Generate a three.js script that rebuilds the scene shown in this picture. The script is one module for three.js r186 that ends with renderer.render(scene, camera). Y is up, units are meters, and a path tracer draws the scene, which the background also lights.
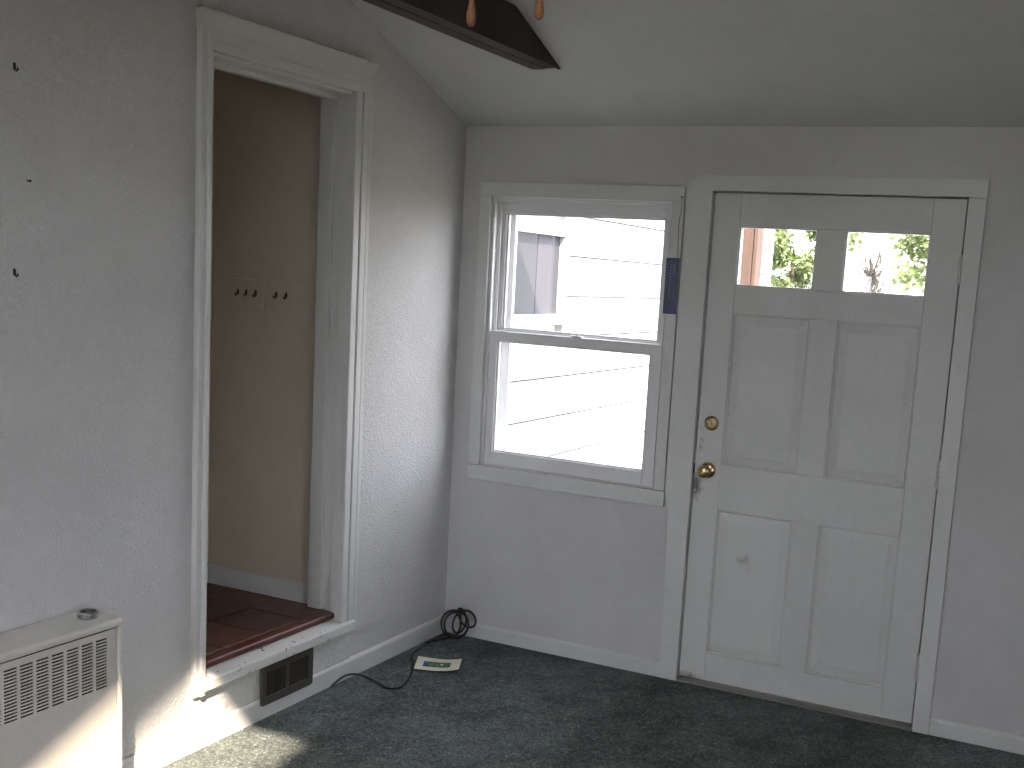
import * as THREE from 'three';
import { RoundedBoxGeometry } from 'three/addons/geometries/RoundedBoxGeometry.js';
import { mergeGeometries } from 'three/addons/utils/BufferGeometryUtils.js';

// ------------------------------------------------------------------ camera, sky, sun, exposure
const scene = new THREE.Scene();
const FPX = 1144.88, PX = 584.75, PY = 444.92;                       // focal length and lens centre, in pixels of 1024 x 768
const camera = new THREE.PerspectiveCamera(2 * Math.atan(384 / FPX) * 180 / Math.PI, 1024 / 768, 0.05, 200);
camera.position.set(2.6645, 1.6625, 4.418);
camera.rotation.set(-0.146216, 0.426646, 0.061387, 'YXZ');
camera.setViewOffset(1024, 768, 512 - PX, 384 - PY, 1024, 768);
scene.add(camera);

scene.background = new THREE.Color().setRGB(4.6, 4.75, 5.15);         // bright hazy summer sky
const SUN = new THREE.Vector3(0.77, 1.28, 1.0);                      // towards the sun
const sun = new THREE.DirectionalLight(new THREE.Color().setRGB(1.0, 0.83, 0.63), 10);
sun.target.position.set(1, 0, 1); sun.position.copy(SUN).multiplyScalar(12).add(sun.target.position); sun.castShadow = true;
Object.assign(sun.shadow.camera, { left: -12, right: 12, top: 12, bottom: -12, near: 0.5, far: 60 });
sun.shadow.mapSize.set(4096, 4096); sun.shadow.radius = 2;
scene.add(sun, sun.target);

const renderer = new THREE.WebGLRenderer({ antialias: true });
renderer.toneMapping = THREE.LinearToneMapping;
renderer.toneMappingExposure = 2.2;
renderer.shadowMap.enabled = true;

// ------------------------------------------------------------------ helpers
let seed = 7;
const rnd = () => { seed = (seed * 1664525 + 1013904223) >>> 0; return seed / 4294967296; };
const rr = (a, b) => a + (b - a) * rnd();
const V = (x, y, z) => new THREE.Vector3(x, y, z);

function noiseGrid(n, cells) {                                       // one tileable octave of smooth noise, n x n, 0..1
  const g = new Float32Array(cells * cells).map(rnd), o = new Float32Array(n * n);
  for (let y = 0; y < n; y++) for (let x = 0; x < n; x++) {
    const u = x / n * cells, v = y / n * cells, i = u | 0, j = v | 0;
    let a = u - i, b = v - j; a = a * a * (3 - 2 * a); b = b * b * (3 - 2 * b);
    const p = (k, l) => g[((j + l) % cells) * cells + (i + k) % cells];
    o[y * n + x] = (p(0, 0) * (1 - a) + p(1, 0) * a) * (1 - b) + (p(0, 1) * (1 - a) + p(1, 1) * a) * b;
  }
  return o;
}
function fbm(n, list) {                                              // list of [cells, weight]
  const o = new Float32Array(n * n); let w = 0;
  for (const [c, k] of list) { const g = noiseGrid(n, c); for (let i = 0; i < o.length; i++) o[i] += g[i] * k; w += k; }
  return o.map((v) => v / w);
}
function tex(n, fn, metres, srgb = false) {
  const d = new Uint8Array(n * n * 4);
  for (let i = 0; i < n * n; i++) { const c = fn(i); d.set([...c.map((v) => Math.max(0, Math.min(255, v * 255))), 255], i * 4); }
  const t = new THREE.DataTexture(d, n, n, THREE.RGBAFormat);
  t.wrapS = t.wrapT = THREE.RepeatWrapping; t.magFilter = THREE.LinearFilter; t.minFilter = THREE.LinearMipmapLinearFilter; t.generateMipmaps = true;
  if (srgb) t.colorSpace = THREE.SRGBColorSpace;
  t.repeat.set(1 / metres, 1 / metres); t.needsUpdate = true;
  return t;
}
const grey = (v) => [v, v, v];
const sm = (a, b, x) => { const t = Math.max(0, Math.min(1, (x - a) / (b - a))); return t * t * (3 - 2 * t); };
function canvasTex(w, h, draw) {
  const c = document.createElement('canvas'); c.width = w; c.height = h; draw(c.getContext('2d'), w, h);
  const t = new THREE.CanvasTexture(c); t.colorSpace = THREE.SRGBColorSpace; t.magFilter = THREE.LinearFilter; return t;
}

// uv in metres from the way each face points
function boxUV(g) {
  if (g.index) g = g.toNonIndexed();
  const p = g.attributes.position, uv = new Float32Array(p.count * 2), a = V(), b = V(), c = V();
  for (let i = 0; i < p.count; i += 3) {
    a.fromBufferAttribute(p, i); b.fromBufferAttribute(p, i + 1); c.fromBufferAttribute(p, i + 2);
    const n = b.clone().sub(a).cross(c.clone().sub(a)), x = Math.abs(n.x), y = Math.abs(n.y), z = Math.abs(n.z);
    for (let k = 0; k < 3; k++) {
      const q = [a, b, c][k];
      const [s, t] = x >= y && x >= z ? [q.z, q.y] : y >= z ? [q.x, q.z] : [q.x, q.y];
      uv[(i + k) * 2] = s; uv[(i + k) * 2 + 1] = t;
    }
  }
  g.setAttribute('uv', new THREE.BufferAttribute(uv, 2));
  return g;
}
const clean = (g) => { g = g.index ? g.toNonIndexed() : g; for (const k of Object.keys(g.attributes)) if (!['position', 'normal', 'uv'].includes(k)) g.deleteAttribute(k); return g; };
const merge = (...gs) => mergeGeometries(gs.flat().map(clean));
const bx = (x0, x1, y0, y1, z0, z1) => boxUV(new THREE.BoxGeometry(x1 - x0, y1 - y0, z1 - z0).translate((x0 + x1) / 2, (y0 + y1) / 2, (z0 + z1) / 2));
const rb = (x0, x1, y0, y1, z0, z1, r = 0.003, s = 1) => boxUV(new RoundedBoxGeometry(x1 - x0, y1 - y0, z1 - z0, s, Math.min(r, (x1 - x0) / 2.01, (y1 - y0) / 2.01, (z1 - z0) / 2.01)).translate((x0 + x1) / 2, (y0 + y1) / 2, (z0 + z1) / 2));
// profile of [x, y] points pushed along z from z0 to z1 / of [z, y] points pushed along x
function alongZ(pts, z0, z1, holes = []) {
  const s = new THREE.Shape(pts.map(([x, y]) => new THREE.Vector2(x, y)));
  for (const h of holes) s.holes.push(new THREE.Path(h.map(([x, y]) => new THREE.Vector2(x, y))));
  return boxUV(new THREE.ExtrudeGeometry(s, { depth: z1 - z0, bevelEnabled: false }).translate(0, 0, z0));
}
function alongX(pts, x0, x1, holes = []) {
  const g = alongZ(pts.map(([z, y]) => [-z, y]), x0, x1, holes.map((h) => h.map(([z, y]) => [-z, y])));
  return boxUV(g.applyMatrix4(new THREE.Matrix4().makeRotationY(Math.PI / 2)));   // (-z, y, x) -> (x, y, z)
}
const tube = (pts, r, n = 60, closed = false, k = 8) => new THREE.TubeGeometry(new THREE.CatmullRomCurve3(pts, closed), n, r, k, closed);
const lathe = (pts, n = 24) => new THREE.LatheGeometry(pts.map(([r, y]) => new THREE.Vector2(r, y)), n);
const cyl = (r, h, n = 16, r2 = r) => new THREE.CylinderGeometry(r2, r, h, n);

const used = {};
const numbered = (n) => { const k = used[n] = (used[n] ?? -1) + 1; return k ? n + '_' + String(k).padStart(3, '0') : n; };
function tag(o, label, category, group, kind) { o.userData = { label, category }; if (group) o.userData.group = group; if (kind) o.userData.kind = kind; return o; }
function mesh(name, g, m) { const o = new THREE.Mesh(g, m); o.name = name; o.castShadow = o.receiveShadow = true; return o; }
// thing: a group at its base; part(): geometry given in world coordinates, kept in the thing's own
function thing(name, label, category, base = [0, 0, 0], opt = {}) {
  const o = new THREE.Group(); o.name = opt.keep ? name : numbered(name); o.position.set(...base); scene.add(o);
  return tag(o, label, category, opt.group, opt.kind);
}
function part(t, name, g, m, label) {
  const o = mesh(name, g, m), at = V(); t.updateWorldMatrix(true, false); t.getWorldPosition(at);
  g.translate(-at.x, -at.y, -at.z); t.add(o); if (label) o.userData.label = label; return o;
}
function solo(name, g, m, label, category, opt = {}) {               // a thing of one mesh, its origin at the middle of its foot
  g.computeBoundingBox(); const b = g.boundingBox, c = [(b.min.x + b.max.x) / 2, b.min.y, (b.min.z + b.max.z) / 2];
  g.translate(-c[0], -c[1], -c[2]);
  const o = mesh(opt.keep ? name : numbered(name), g, m); o.position.set(...c); scene.add(o);
  return tag(o, label, category, opt.group, opt.kind);
}
const S = { kind: 'structure', keep: true };

// ------------------------------------------------------------------ materials
const lin = (r, g, b) => new THREE.Color().setRGB(r, g, b);
const peel = fbm(1024, [[240, 1], [128, 0.75], [60, 0.15]]);
const peelTex = tex(1024, (i) => grey(sm(0.42, 0.72, peel[i])), 0.9);
const fine = fbm(1024, [[240, 1], [120, 0.8], [14, 0.8], [6, 0.7]]);
const fineTex = tex(1024, (i) => grey(fine[i]), 1.1);
const blot = fbm(512, [[4, 1], [9, 0.7], [23, 0.5], [60, 0.35], [170, 0.3]]);
const paintTex = tex(512, (i) => { const v = 0.93 + 0.10 * (blot[i] - 0.5); return [v, v * 0.998, v * 0.995]; }, 2.3, true);
const brush = fbm(512, [[5, 1], [40, 0.5], [180, 0.5]]);
const trimTex = tex(512, (i) => { const v = 0.955 + 0.07 * (brush[i] - 0.5); return grey(v); }, 0.9, true);

const M = {
  wall: new THREE.MeshStandardMaterial({ color: lin(0.665, 0.66, 0.665), map: paintTex, bumpMap: fineTex, bumpScale: 0.0016, roughness: 0.75 }),
  stipple: new THREE.MeshStandardMaterial({ color: lin(0.665, 0.66, 0.665), map: paintTex, bumpMap: peelTex, bumpScale: 0.0014, roughness: 0.62 }),
  trim: new THREE.MeshStandardMaterial({ color: lin(0.70, 0.70, 0.69), map: trimTex, bumpMap: fineTex, bumpScale: 0.0004, roughness: 0.42 }),
  door: new THREE.MeshStandardMaterial({ color: lin(0.67, 0.67, 0.66), map: trimTex, bumpMap: fineTex, bumpScale: 0.0005, roughness: 0.45 }),
  vinyl: new THREE.MeshStandardMaterial({ color: lin(0.72, 0.72, 0.73), roughness: 0.35 }),
  cream: new THREE.MeshStandardMaterial({ color: lin(0.68, 0.60, 0.48), map: paintTex, bumpMap: fineTex, bumpScale: 0.001, roughness: 0.7 }),
  glass: new THREE.MeshPhysicalMaterial({ color: lin(1, 1, 1), transmission: 1, thickness: 0, roughness: 0, ior: 1.45 }),
  brass: new THREE.MeshStandardMaterial({ color: lin(0.62, 0.47, 0.24), metalness: 1, roughness: 0.2 }),
  agedBrass: new THREE.MeshStandardMaterial({ color: lin(0.34, 0.27, 0.17), metalness: 1, roughness: 0.33 }),
  steel: new THREE.MeshStandardMaterial({ color: lin(0.4, 0.4, 0.4), metalness: 1, roughness: 0.24 }),
  alu: new THREE.MeshStandardMaterial({ color: lin(0.66, 0.65, 0.62), metalness: 1, roughness: 0.3 }),
  black: new THREE.MeshStandardMaterial({ color: lin(0.012, 0.012, 0.013), roughness: 0.5 }),
  darkIron: new THREE.MeshStandardMaterial({ color: lin(0.03, 0.026, 0.022), metalness: 0.6, roughness: 0.5 }),
  bronze: new THREE.MeshStandardMaterial({ color: lin(0.075, 0.068, 0.056), metalness: 0.25, roughness: 0.5 }),
  enamel: new THREE.MeshStandardMaterial({ color: lin(0.66, 0.63, 0.58), map: trimTex, roughness: 0.36 }),
  asphalt: new THREE.MeshStandardMaterial({ color: lin(0.12, 0.12, 0.12), roughness: 0.9 }),
};
const wood = (c1, c2, rough, metres, stretch = 14) => {
  const g = fbm(512, [[4, 0.6], [22, 1], [70, 0.8]]), s = fbm(512, [[3, 1], [7, 0.6]]);
  const t = tex(512, (i) => { const x = i % 512, y = (i / 512) | 0; const j = (y * 1 | 0) * 512 + ((x * stretch) % 512 | 0); const v = 0.65 * g[j] + 0.35 * s[i]; const k = sm(0.3, 0.7, v); return [0, 1, 2].map((n) => c1[n] + (c2[n] - c1[n]) * k); }, metres, true);
  return new THREE.MeshStandardMaterial({ map: t, bumpMap: t, bumpScale: 0.0006, roughness: rough });
};
M.beam = wood([0.10, 0.07, 0.066], [0.20, 0.145, 0.135], 0.65, 0.5);
M.redwood = wood([0.30, 0.14, 0.10], [0.42, 0.215, 0.15], 0.4, 0.4);
M.pull = wood([0.40, 0.235, 0.12], [0.60, 0.39, 0.22], 0.3, 0.06, 3);
M.fan = wood([0.25, 0.14, 0.08], [0.36, 0.22, 0.13], 0.45, 0.5);
M.porch = wood([0.27, 0.21, 0.185], [0.34, 0.27, 0.24], 0.8, 0.6);

// carpet: short dark green-grey pile, trodden and flecked
const pile = fbm(1024, [[300, 1], [150, 0.9], [60, 0.4]]), tread = fbm(1024, [[5, 1], [13, 0.8], [37, 0.5]]);
const carpetTex = (k) => tex(1024, (i) => {
  const v = (0.35 + 0.42 * (pile[i] - 0.5) + 0.22 * (tread[i] - 0.5)) * k, f = sm(0.72, 0.80, pile[i]) * 0.10;
  return [v * 0.92 + f, v * 0.985 + f, v * 0.97 + f];
}, 0.8, true);
const pileTex = tex(1024, (i) => grey(0.7 * pile[i] + 0.3 * tread[i]), 0.8);
M.carpet = new THREE.MeshStandardMaterial({ map: carpetTex(1), bumpMap: pileTex, bumpScale: 0.0045, roughness: 1 });
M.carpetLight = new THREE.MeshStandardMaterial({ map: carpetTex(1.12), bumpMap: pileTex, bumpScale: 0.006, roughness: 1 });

// ------------------------------------------------------------------ room shell
const W = 4.4, D = 5.0, H = 2.276, K1 = 0.385, ZR = 2.65, YR = H + K1 * ZR, K2 = 0.45, T = 0.14;
const ceilY = (z) => z < ZR ? H + K1 * z : YR - K2 * (z - ZR);
const gable = (d = 0.04) => [[-T, -0.2], [D + T, -0.2], [D + T, ceilY(D + T) + d], [ZR, YR + d], [-T, ceilY(-T) + d]];

solo('floor', bx(-T, 2.17, -0.2, 0, -T, D + T), M.carpet, 'worn dark green-grey carpet covering the room floor', 'carpet', S);
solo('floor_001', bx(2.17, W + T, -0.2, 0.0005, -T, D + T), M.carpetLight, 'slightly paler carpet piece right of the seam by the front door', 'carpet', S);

const DW = { z0: 0.80, z1: 1.582, y0: 0.235, y1: 2.285 };              // the doorway in the left wall
solo('wall_left', alongX(gable(), -T, 0, [[[DW.z0, DW.y0], [DW.z1, DW.y0], [DW.z1, DW.y1], [DW.z0, DW.y1]]]), M.stipple,
  'left wall of stippled white plaster around the open doorway', 'wall', S);
const WIN = { x0: 0.146, x1: 0.99, y0: 0.80, y1: 1.98 }, DO = { x0: 1.142, x1: 2.132, y1: 2.036 };
const rect = (x0, x1, y0, y1) => [[x0, y0], [x1, y0], [x1, y1], [x0, y1]];
solo('wall_back', alongZ([[0, -0.2], [DO.x0, -0.2], [DO.x0, DO.y1], [DO.x1, DO.y1], [DO.x1, -0.2], [W, -0.2], [W, H + 0.03], [0, H + 0.03]], -T, 0, [rect(WIN.x0, WIN.x1, WIN.y0, WIN.y1)]), M.wall,
  'back wall of white paint holding the window and front door', 'wall', S);
const RW = { z0: 3.35, z1: 4.75, y0: 0.5, y1: 1.75 };                  // low wide window in the right wall, outside the picture
solo('wall_right', alongX(gable(), W, W + T, [[[RW.z0, RW.y0], [RW.z1, RW.y0], [RW.z1, RW.y1], [RW.z0, RW.y1]]]), M.wall, 'white wall at the right end of the room with a low wide window', 'wall', S);
{
  const t = thing('window_3', 'white framed low wide window in the right wall', 'window', [W + 0.07, RW.y0, (RW.z0 + RW.z1) / 2], S), { z0, z1, y0, y1 } = RW, zm = (z0 + z1) / 2, f = (a, b, c, d) => bx(W + 0.04, W + 0.1, a, b, c, d);
  part(t, 'frame', merge(f(y0, y0 + 0.05, z0, z1), f(y1 - 0.05, y1, z0, z1), f(y0 + 0.05, y1 - 0.05, z0, z0 + 0.05), f(y0 + 0.05, y1 - 0.05, z1 - 0.05, z1), f(y0 + 0.05, y1 - 0.05, zm - 0.03, zm + 0.03)), M.vinyl);
  for (const [a, b] of [[z0 + 0.05, zm - 0.03], [zm + 0.03, z1 - 0.05]]) part(t, 'pane', bx(W + 0.066, W + 0.07, y0 + 0.045, y1 - 0.045, a - 0.005, b + 0.005), M.glass);
}
const RD = { x0: 0.2, x1: 0.9, y0: 0.06, y1: 1.9 };                  // glazed sliding door behind the camera
solo('wall_front', alongZ([[0, -0.2], [W, -0.2], [W, ceilY(D) + 0.03], [0, ceilY(D) + 0.03]], D, D + T, [rect(RD.x0, RD.x1, RD.y0, RD.y1)]), M.wall,
  'white wall behind the viewer with the glazed sliding door', 'wall', S);

// ceiling: two slopes; the rear one has a skylight opening
const TH = 0.12;
solo('ceiling', alongX([[-T - 0.12, ceilY(-T - 0.12)], [ZR, YR], [ZR, YR + TH * 1.07], [-T - 0.12, ceilY(-T - 0.12) + TH * 1.07]], -0.3, W + 0.3), M.wall,
  'sloping white ceiling rising from the back wall to the ridge', 'ceiling', S);
const SK = { x0: 1.575, x1: 2.08, z0: 3.60, z1: 4.80 }, L2 = Math.hypot(1, K2), UZ = (z) => (z - ZR) * L2;
const slope = new THREE.Matrix4().makeRotationX(Math.atan(K2)).premultiply(new THREE.Matrix4().makeTranslation(0, YR, ZR));   // local z runs down the rear slope, y is off its plane
const onSlope = (g) => boxUV(g.applyMatrix4(slope));
const UE = UZ(D + 0.5);
solo('ceiling_001', merge([[-0.3, SK.x0, 0, UE], [SK.x1, W + 0.3, 0, UE], [SK.x0, SK.x1, 0, UZ(SK.z0)], [SK.x0, SK.x1, UZ(SK.z1), UE]]
  .map(([a, b, c, d]) => onSlope(new THREE.BoxGeometry(b - a, TH, d - c).translate((a + b) / 2, TH / 2, (c + d) / 2)))), M.wall,
  'sloping white ceiling behind the ridge with the skylight opening', 'ceiling', S);

{ // skylight
  const t = thing('window_2', 'white framed skylight in the ceiling slope behind the viewer', 'skylight', [(SK.x0 + SK.x1) / 2, ceilY((SK.z0 + SK.z1) / 2), (SK.z0 + SK.z1) / 2], S);
  const u0 = UZ(SK.z0), u1 = UZ(SK.z1), f = (a, b, c, d) => new THREE.BoxGeometry(b - a, 0.05, d - c).translate((a + b) / 2, TH + 0.025, (c + d) / 2);
  part(t, 'frame', merge([f(SK.x0 - 0.06, SK.x0, u0 - 0.06, u1 + 0.06), f(SK.x1, SK.x1 + 0.06, u0 - 0.06, u1 + 0.06), f(SK.x0, SK.x1, u0 - 0.06, u0), f(SK.x0, SK.x1, u1, u1 + 0.06)].map(onSlope)), M.vinyl);
  part(t, 'pane', onSlope(new THREE.BoxGeometry(SK.x1 - SK.x0 + 0.02, 0.004, u1 - u0 + 0.02).translate((SK.x0 + SK.x1) / 2, TH + 0.03, (u0 + u1) / 2)), M.glass);
}
{ // glazed sliding door behind the viewer
  const t = thing('door_2', 'white framed glazed sliding door behind the viewer', 'door', [(RD.x0 + RD.x1) / 2, RD.y0, D + 0.07], S);
  const xm = (RD.x0 + RD.x1) / 2;
  part(t, 'frame', merge(bx(RD.x0, RD.x1, RD.y0, RD.y0 + 0.04, D + 0.03, D + 0.12), bx(RD.x0, RD.x1, RD.y1 - 0.04, RD.y1, D + 0.03, D + 0.12), bx(RD.x0, RD.x0 + 0.04, RD.y0, RD.y1, D + 0.03, D + 0.12), bx(RD.x1 - 0.04, RD.x1, RD.y0, RD.y1, D + 0.03, D + 0.12)), M.vinyl);
  for (const [a, b, z] of [[RD.x0 + 0.04, xm + 0.03, D + 0.05], [xm - 0.03, RD.x1 - 0.04, D + 0.09]]) {
    const l = part(t, 'sash', merge(bx(a, b, RD.y0 + 0.04, RD.y0 + 0.12, z - 0.015, z + 0.015), bx(a, b, RD.y1 - 0.1, RD.y1 - 0.04, z - 0.015, z + 0.015), bx(a, a + 0.06, RD.y0 + 0.12, RD.y1 - 0.1, z - 0.015, z + 0.015), bx(b - 0.06, b, RD.y0 + 0.12, RD.y1 - 0.1, z - 0.015, z + 0.015)), M.vinyl);
    part(l, 'pane', bx(a + 0.055, b - 0.055, RD.y0 + 0.115, RD.y1 - 0.095, z - 0.003, z + 0.003), M.glass);
  }
}

// hall beyond the doorway: raised floor, cream walls
const HF = 0.285, HX = -0.70, HZ0 = 0.78, HZ1 = 2.3, HY = 2.75;
solo('wall_hall', merge(bx(HX - 0.1, -T, HF - 0.1, HY + 0.1, HZ0 - 0.1, HZ0), bx(HX - 0.1, HX, HF - 0.1, HY + 0.1, HZ0, HZ1 + 0.1), bx(HX, -T, HF - 0.1, HY + 0.1, HZ1, HZ1 + 0.1)), M.cream,
  'cream painted wall seen through the open doorway', 'wall', S);
solo('ceiling_hall', bx(HX, -T, HY, HY + 0.1, HZ0, HZ1), M.cream, 'cream ceiling of the hall beyond the doorway', 'ceiling', S);
{
  const t = thing('floor_hall', 'raised hall floor of dark red-brown tiles beyond the doorway', 'floor', [HX / 2, HF - 0.1, 1.2], S);
  part(t, 'bed', bx(HX, -0.02, HF - 0.1, HF - 0.006, HZ0, HZ1), new THREE.MeshStandardMaterial({ color: lin(0.035, 0.02, 0.016), roughness: 0.9 }), 'dark joints');
  const tm = [0, 1, 2].map((k) => wood([0.29 + 0.012 * k, 0.185, 0.155], [0.385 + 0.012 * k, 0.25, 0.21], 0.42, 0.7, 2));
  const xs = [-0.70, -0.575, -0.320, -0.065], zs = [0.78, 0.962, 1.175, 1.388, 1.601, 1.814, 2.027, 2.3];
  for (let i = 0; i < 3; i++) for (let j = 0; j < 7; j++)
    part(t, 'tile', rb(xs[i] + 0.003, xs[i + 1] - 0.003, HF - 0.012, HF - 0.001 + rr(0, 0.0012), zs[j] + 0.003, zs[j + 1] - 0.003, 0.0025), tm[(i * 2 + j * 5 + (i * j) % 2) % 3]);
  part(t, 'nosing', rb(-0.064, -0.010, HF - 0.024, HF + 0.002, DW.z0 + 0.011, DW.z1 - 0.011, 0.010, 3), M.redwood, 'rounded red wood edge of the hall floor');
}
solo('baseboard_hall', merge(rb(HX + 0.012, -T - 0.001, HF, HF + 0.079, HZ0, HZ0 + 0.012, 0.003), rb(HX, HX + 0.012, HF, HF + 0.079, HZ0, HZ1, 0.003)), M.trim, 'white baseboard along the cream hall wall', 'baseboard', S);

{ // doorway trim in the left wall
  const t = thing('trim_1', 'white moulded casing around the open doorway with flared head cap', 'doorway trim', [0, 0.2, 1.2], S);
  // right casing: stepped profile, [z, x] steps pushed up y
  const prof = (z0, z1, x0, x1, y0, y1) => rb(x0, x1, y0, y1, z0, z1, 0.004, 2);
  part(t, 'casing', merge(prof(0.726, 0.828, -0.001, 0.010, 0.222, 2.35), prof(0.724, 0.747, 0.0, 0.024, 0.222, 2.35), prof(0.752, 0.786, 0.0, 0.028, 0.222, 2.35), prof(0.792, 0.828, 0.0, 0.026, 0.222, 2.35)), M.trim);
  part(t, 'casing', merge(prof(1.574, 1.596, -0.001, 0.030, 0.19, 2.36), prof(1.594, 1.618, -0.001, 0.022, 0.19, 2.36)), M.trim);
  part(t, 'head', merge(rb(-0.001, 0.0285, 2.286, 2.318, 0.753, 1.58, 0.004, 2), rb(-0.001, 0.0275, 2.316, 2.352, 0.753, 1.58, 0.004, 2)), M.trim);
  // flared cap: its ends are cut on a slant
  const cap = boxUV((() => {
    const g = new THREE.BoxGeometry(1, 1, 1), p = g.attributes.position;
    for (let i = 0; i < p.count; i++) {
      const top = p.getY(i) > 0, out = p.getX(i) > 0, right = p.getZ(i) < 0;
      p.setXYZ(i, out ? (top ? 0.036 : 0.030) : -0.001, top ? 2.402 : 2.349, right ? (top ? 0.700 : 0.752) : (top ? 1.622 : 1.620));
    }
    g.computeVertexNormals(); return g.toNonIndexed();
  })());
  cap.computeVertexNormals();
  part(t, 'cap', cap, M.trim, 'flared cap board over the head');
  part(t, 'jamb', rb(-T - 0.001, 0.0005, DW.y0, DW.y1, DW.z0 - 0.001, DW.z0 + 0.010, 0.002), M.trim);
  part(t, 'jamb', rb(-T - 0.001, 0.0005, DW.y0, DW.y1, DW.z1 - 0.010, DW.z1 + 0.001, 0.002), M.trim);
  part(t, 'jamb', rb(-T - 0.001, 0.0005, DW.y1 - 0.012, DW.y1 + 0.001, DW.z0, DW.z1, 0.002), M.trim);
  part(t, 'stop', rb(-T - 0.001, -0.078, HF + 0.004, DW.y1 - 0.012, DW.z0 + 0.009, DW.z0 + 0.030, 0.003, 2), M.trim);
  part(t, 'stop', rb(-0.033, 0.0, HF - 0.04, DW.y1 - 0.012, DW.z0 + 0.009, DW.z0 + 0.026, 0.003, 2), M.trim);
  part(t, 'stop', rb(-0.105, -0.068, DW.y1 - 0.028, DW.y1 - 0.011, DW.z0 + 0.01, DW.z1 - 0.01, 0.002), M.trim);
  part(t, 'stop', rb(-0.105, -0.068, HF + 0.004, DW.y1 - 0.012, DW.z1 - 0.023, DW.z1 - 0.009, 0.002), M.trim);
  // hall-side casing that shows past the jamb
  part(t, 'casing', rb(-T - 0.006, -T, HF, 2.35, DW.z0 - 0.03, DW.z0 + 0.004, 0.002), M.trim);
  // chipped sloping sill board
  const chips = fbm(512, [[30, 1], [70, 0.7], [9, 0.6]]);
  const chipped = new THREE.MeshStandardMaterial({ color: lin(0.72, 0.72, 0.71), roughness: 0.5, bumpMap: fineTex, bumpScale: 0.0006,
    map: tex(512, (i) => { const c = sm(0.775, 0.79, chips[i]); return [0.96 - 0.5 * c, 0.96 - 0.55 * c, 0.95 - 0.58 * c]; }, 0.45, true) });
  part(t, 'sill_board', alongZ([[-0.03, 0.205], [0.033, 0.205], [0.036, 0.208], [0.037, 0.240], [0.034, 0.246], [-0.03, 0.262]], 0.752, 1.588), chipped, 'chipped white sill board');
}

// rough plaster riser under the sill board
{
  const rough = fbm(512, [[6, 1], [14, 0.9], [40, 0.6], [120, 0.4]]);
  const m = new THREE.MeshStandardMaterial({ color: lin(0.68, 0.675, 0.66), roughness: 0.7, bumpMap: tex(512, (i) => grey(rough[i]), 0.5), bumpScale: 0.008, map: paintTex });
  solo('trim_2', rb(-0.001, 0.009, 0.05, 0.2, 0.74, 1.62, 0.004, 2), m, 'uneven plaster strip under the doorway sill around the vent', 'plaster strip', S);
}

// baseboards
const bbProf = (h, d) => [[0, 0], [d, 0], [d, h - 0.012], [d - 0.004, h - 0.004], [d - 0.009, h], [0, h]];
solo('baseboard_left', alongZ(bbProf(0.08, 0.016), 0, D), M.trim, 'white baseboard along the left wall under the doorway', 'baseboard', S);
const backBB = (x0, x1, h) => alongX(bbProf(h, 0.014).map(([a, b]) => [a, b]), x0, x1);
solo('baseboard_back', backBB(0.016, 1.078, 0.067), M.trim, 'white baseboard below the window from corner to door casing', 'baseboard', S);
solo('baseboard_back_001', backBB(2.188, W, 0.067), M.trim, 'white baseboard on the back wall right of the front door', 'baseboard', S);
solo('baseboard_right', bx(W - 0.014, W, 0, 0.067, 0.014, D), M.trim, 'white baseboard along the right wall', 'baseboard', S);

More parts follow.
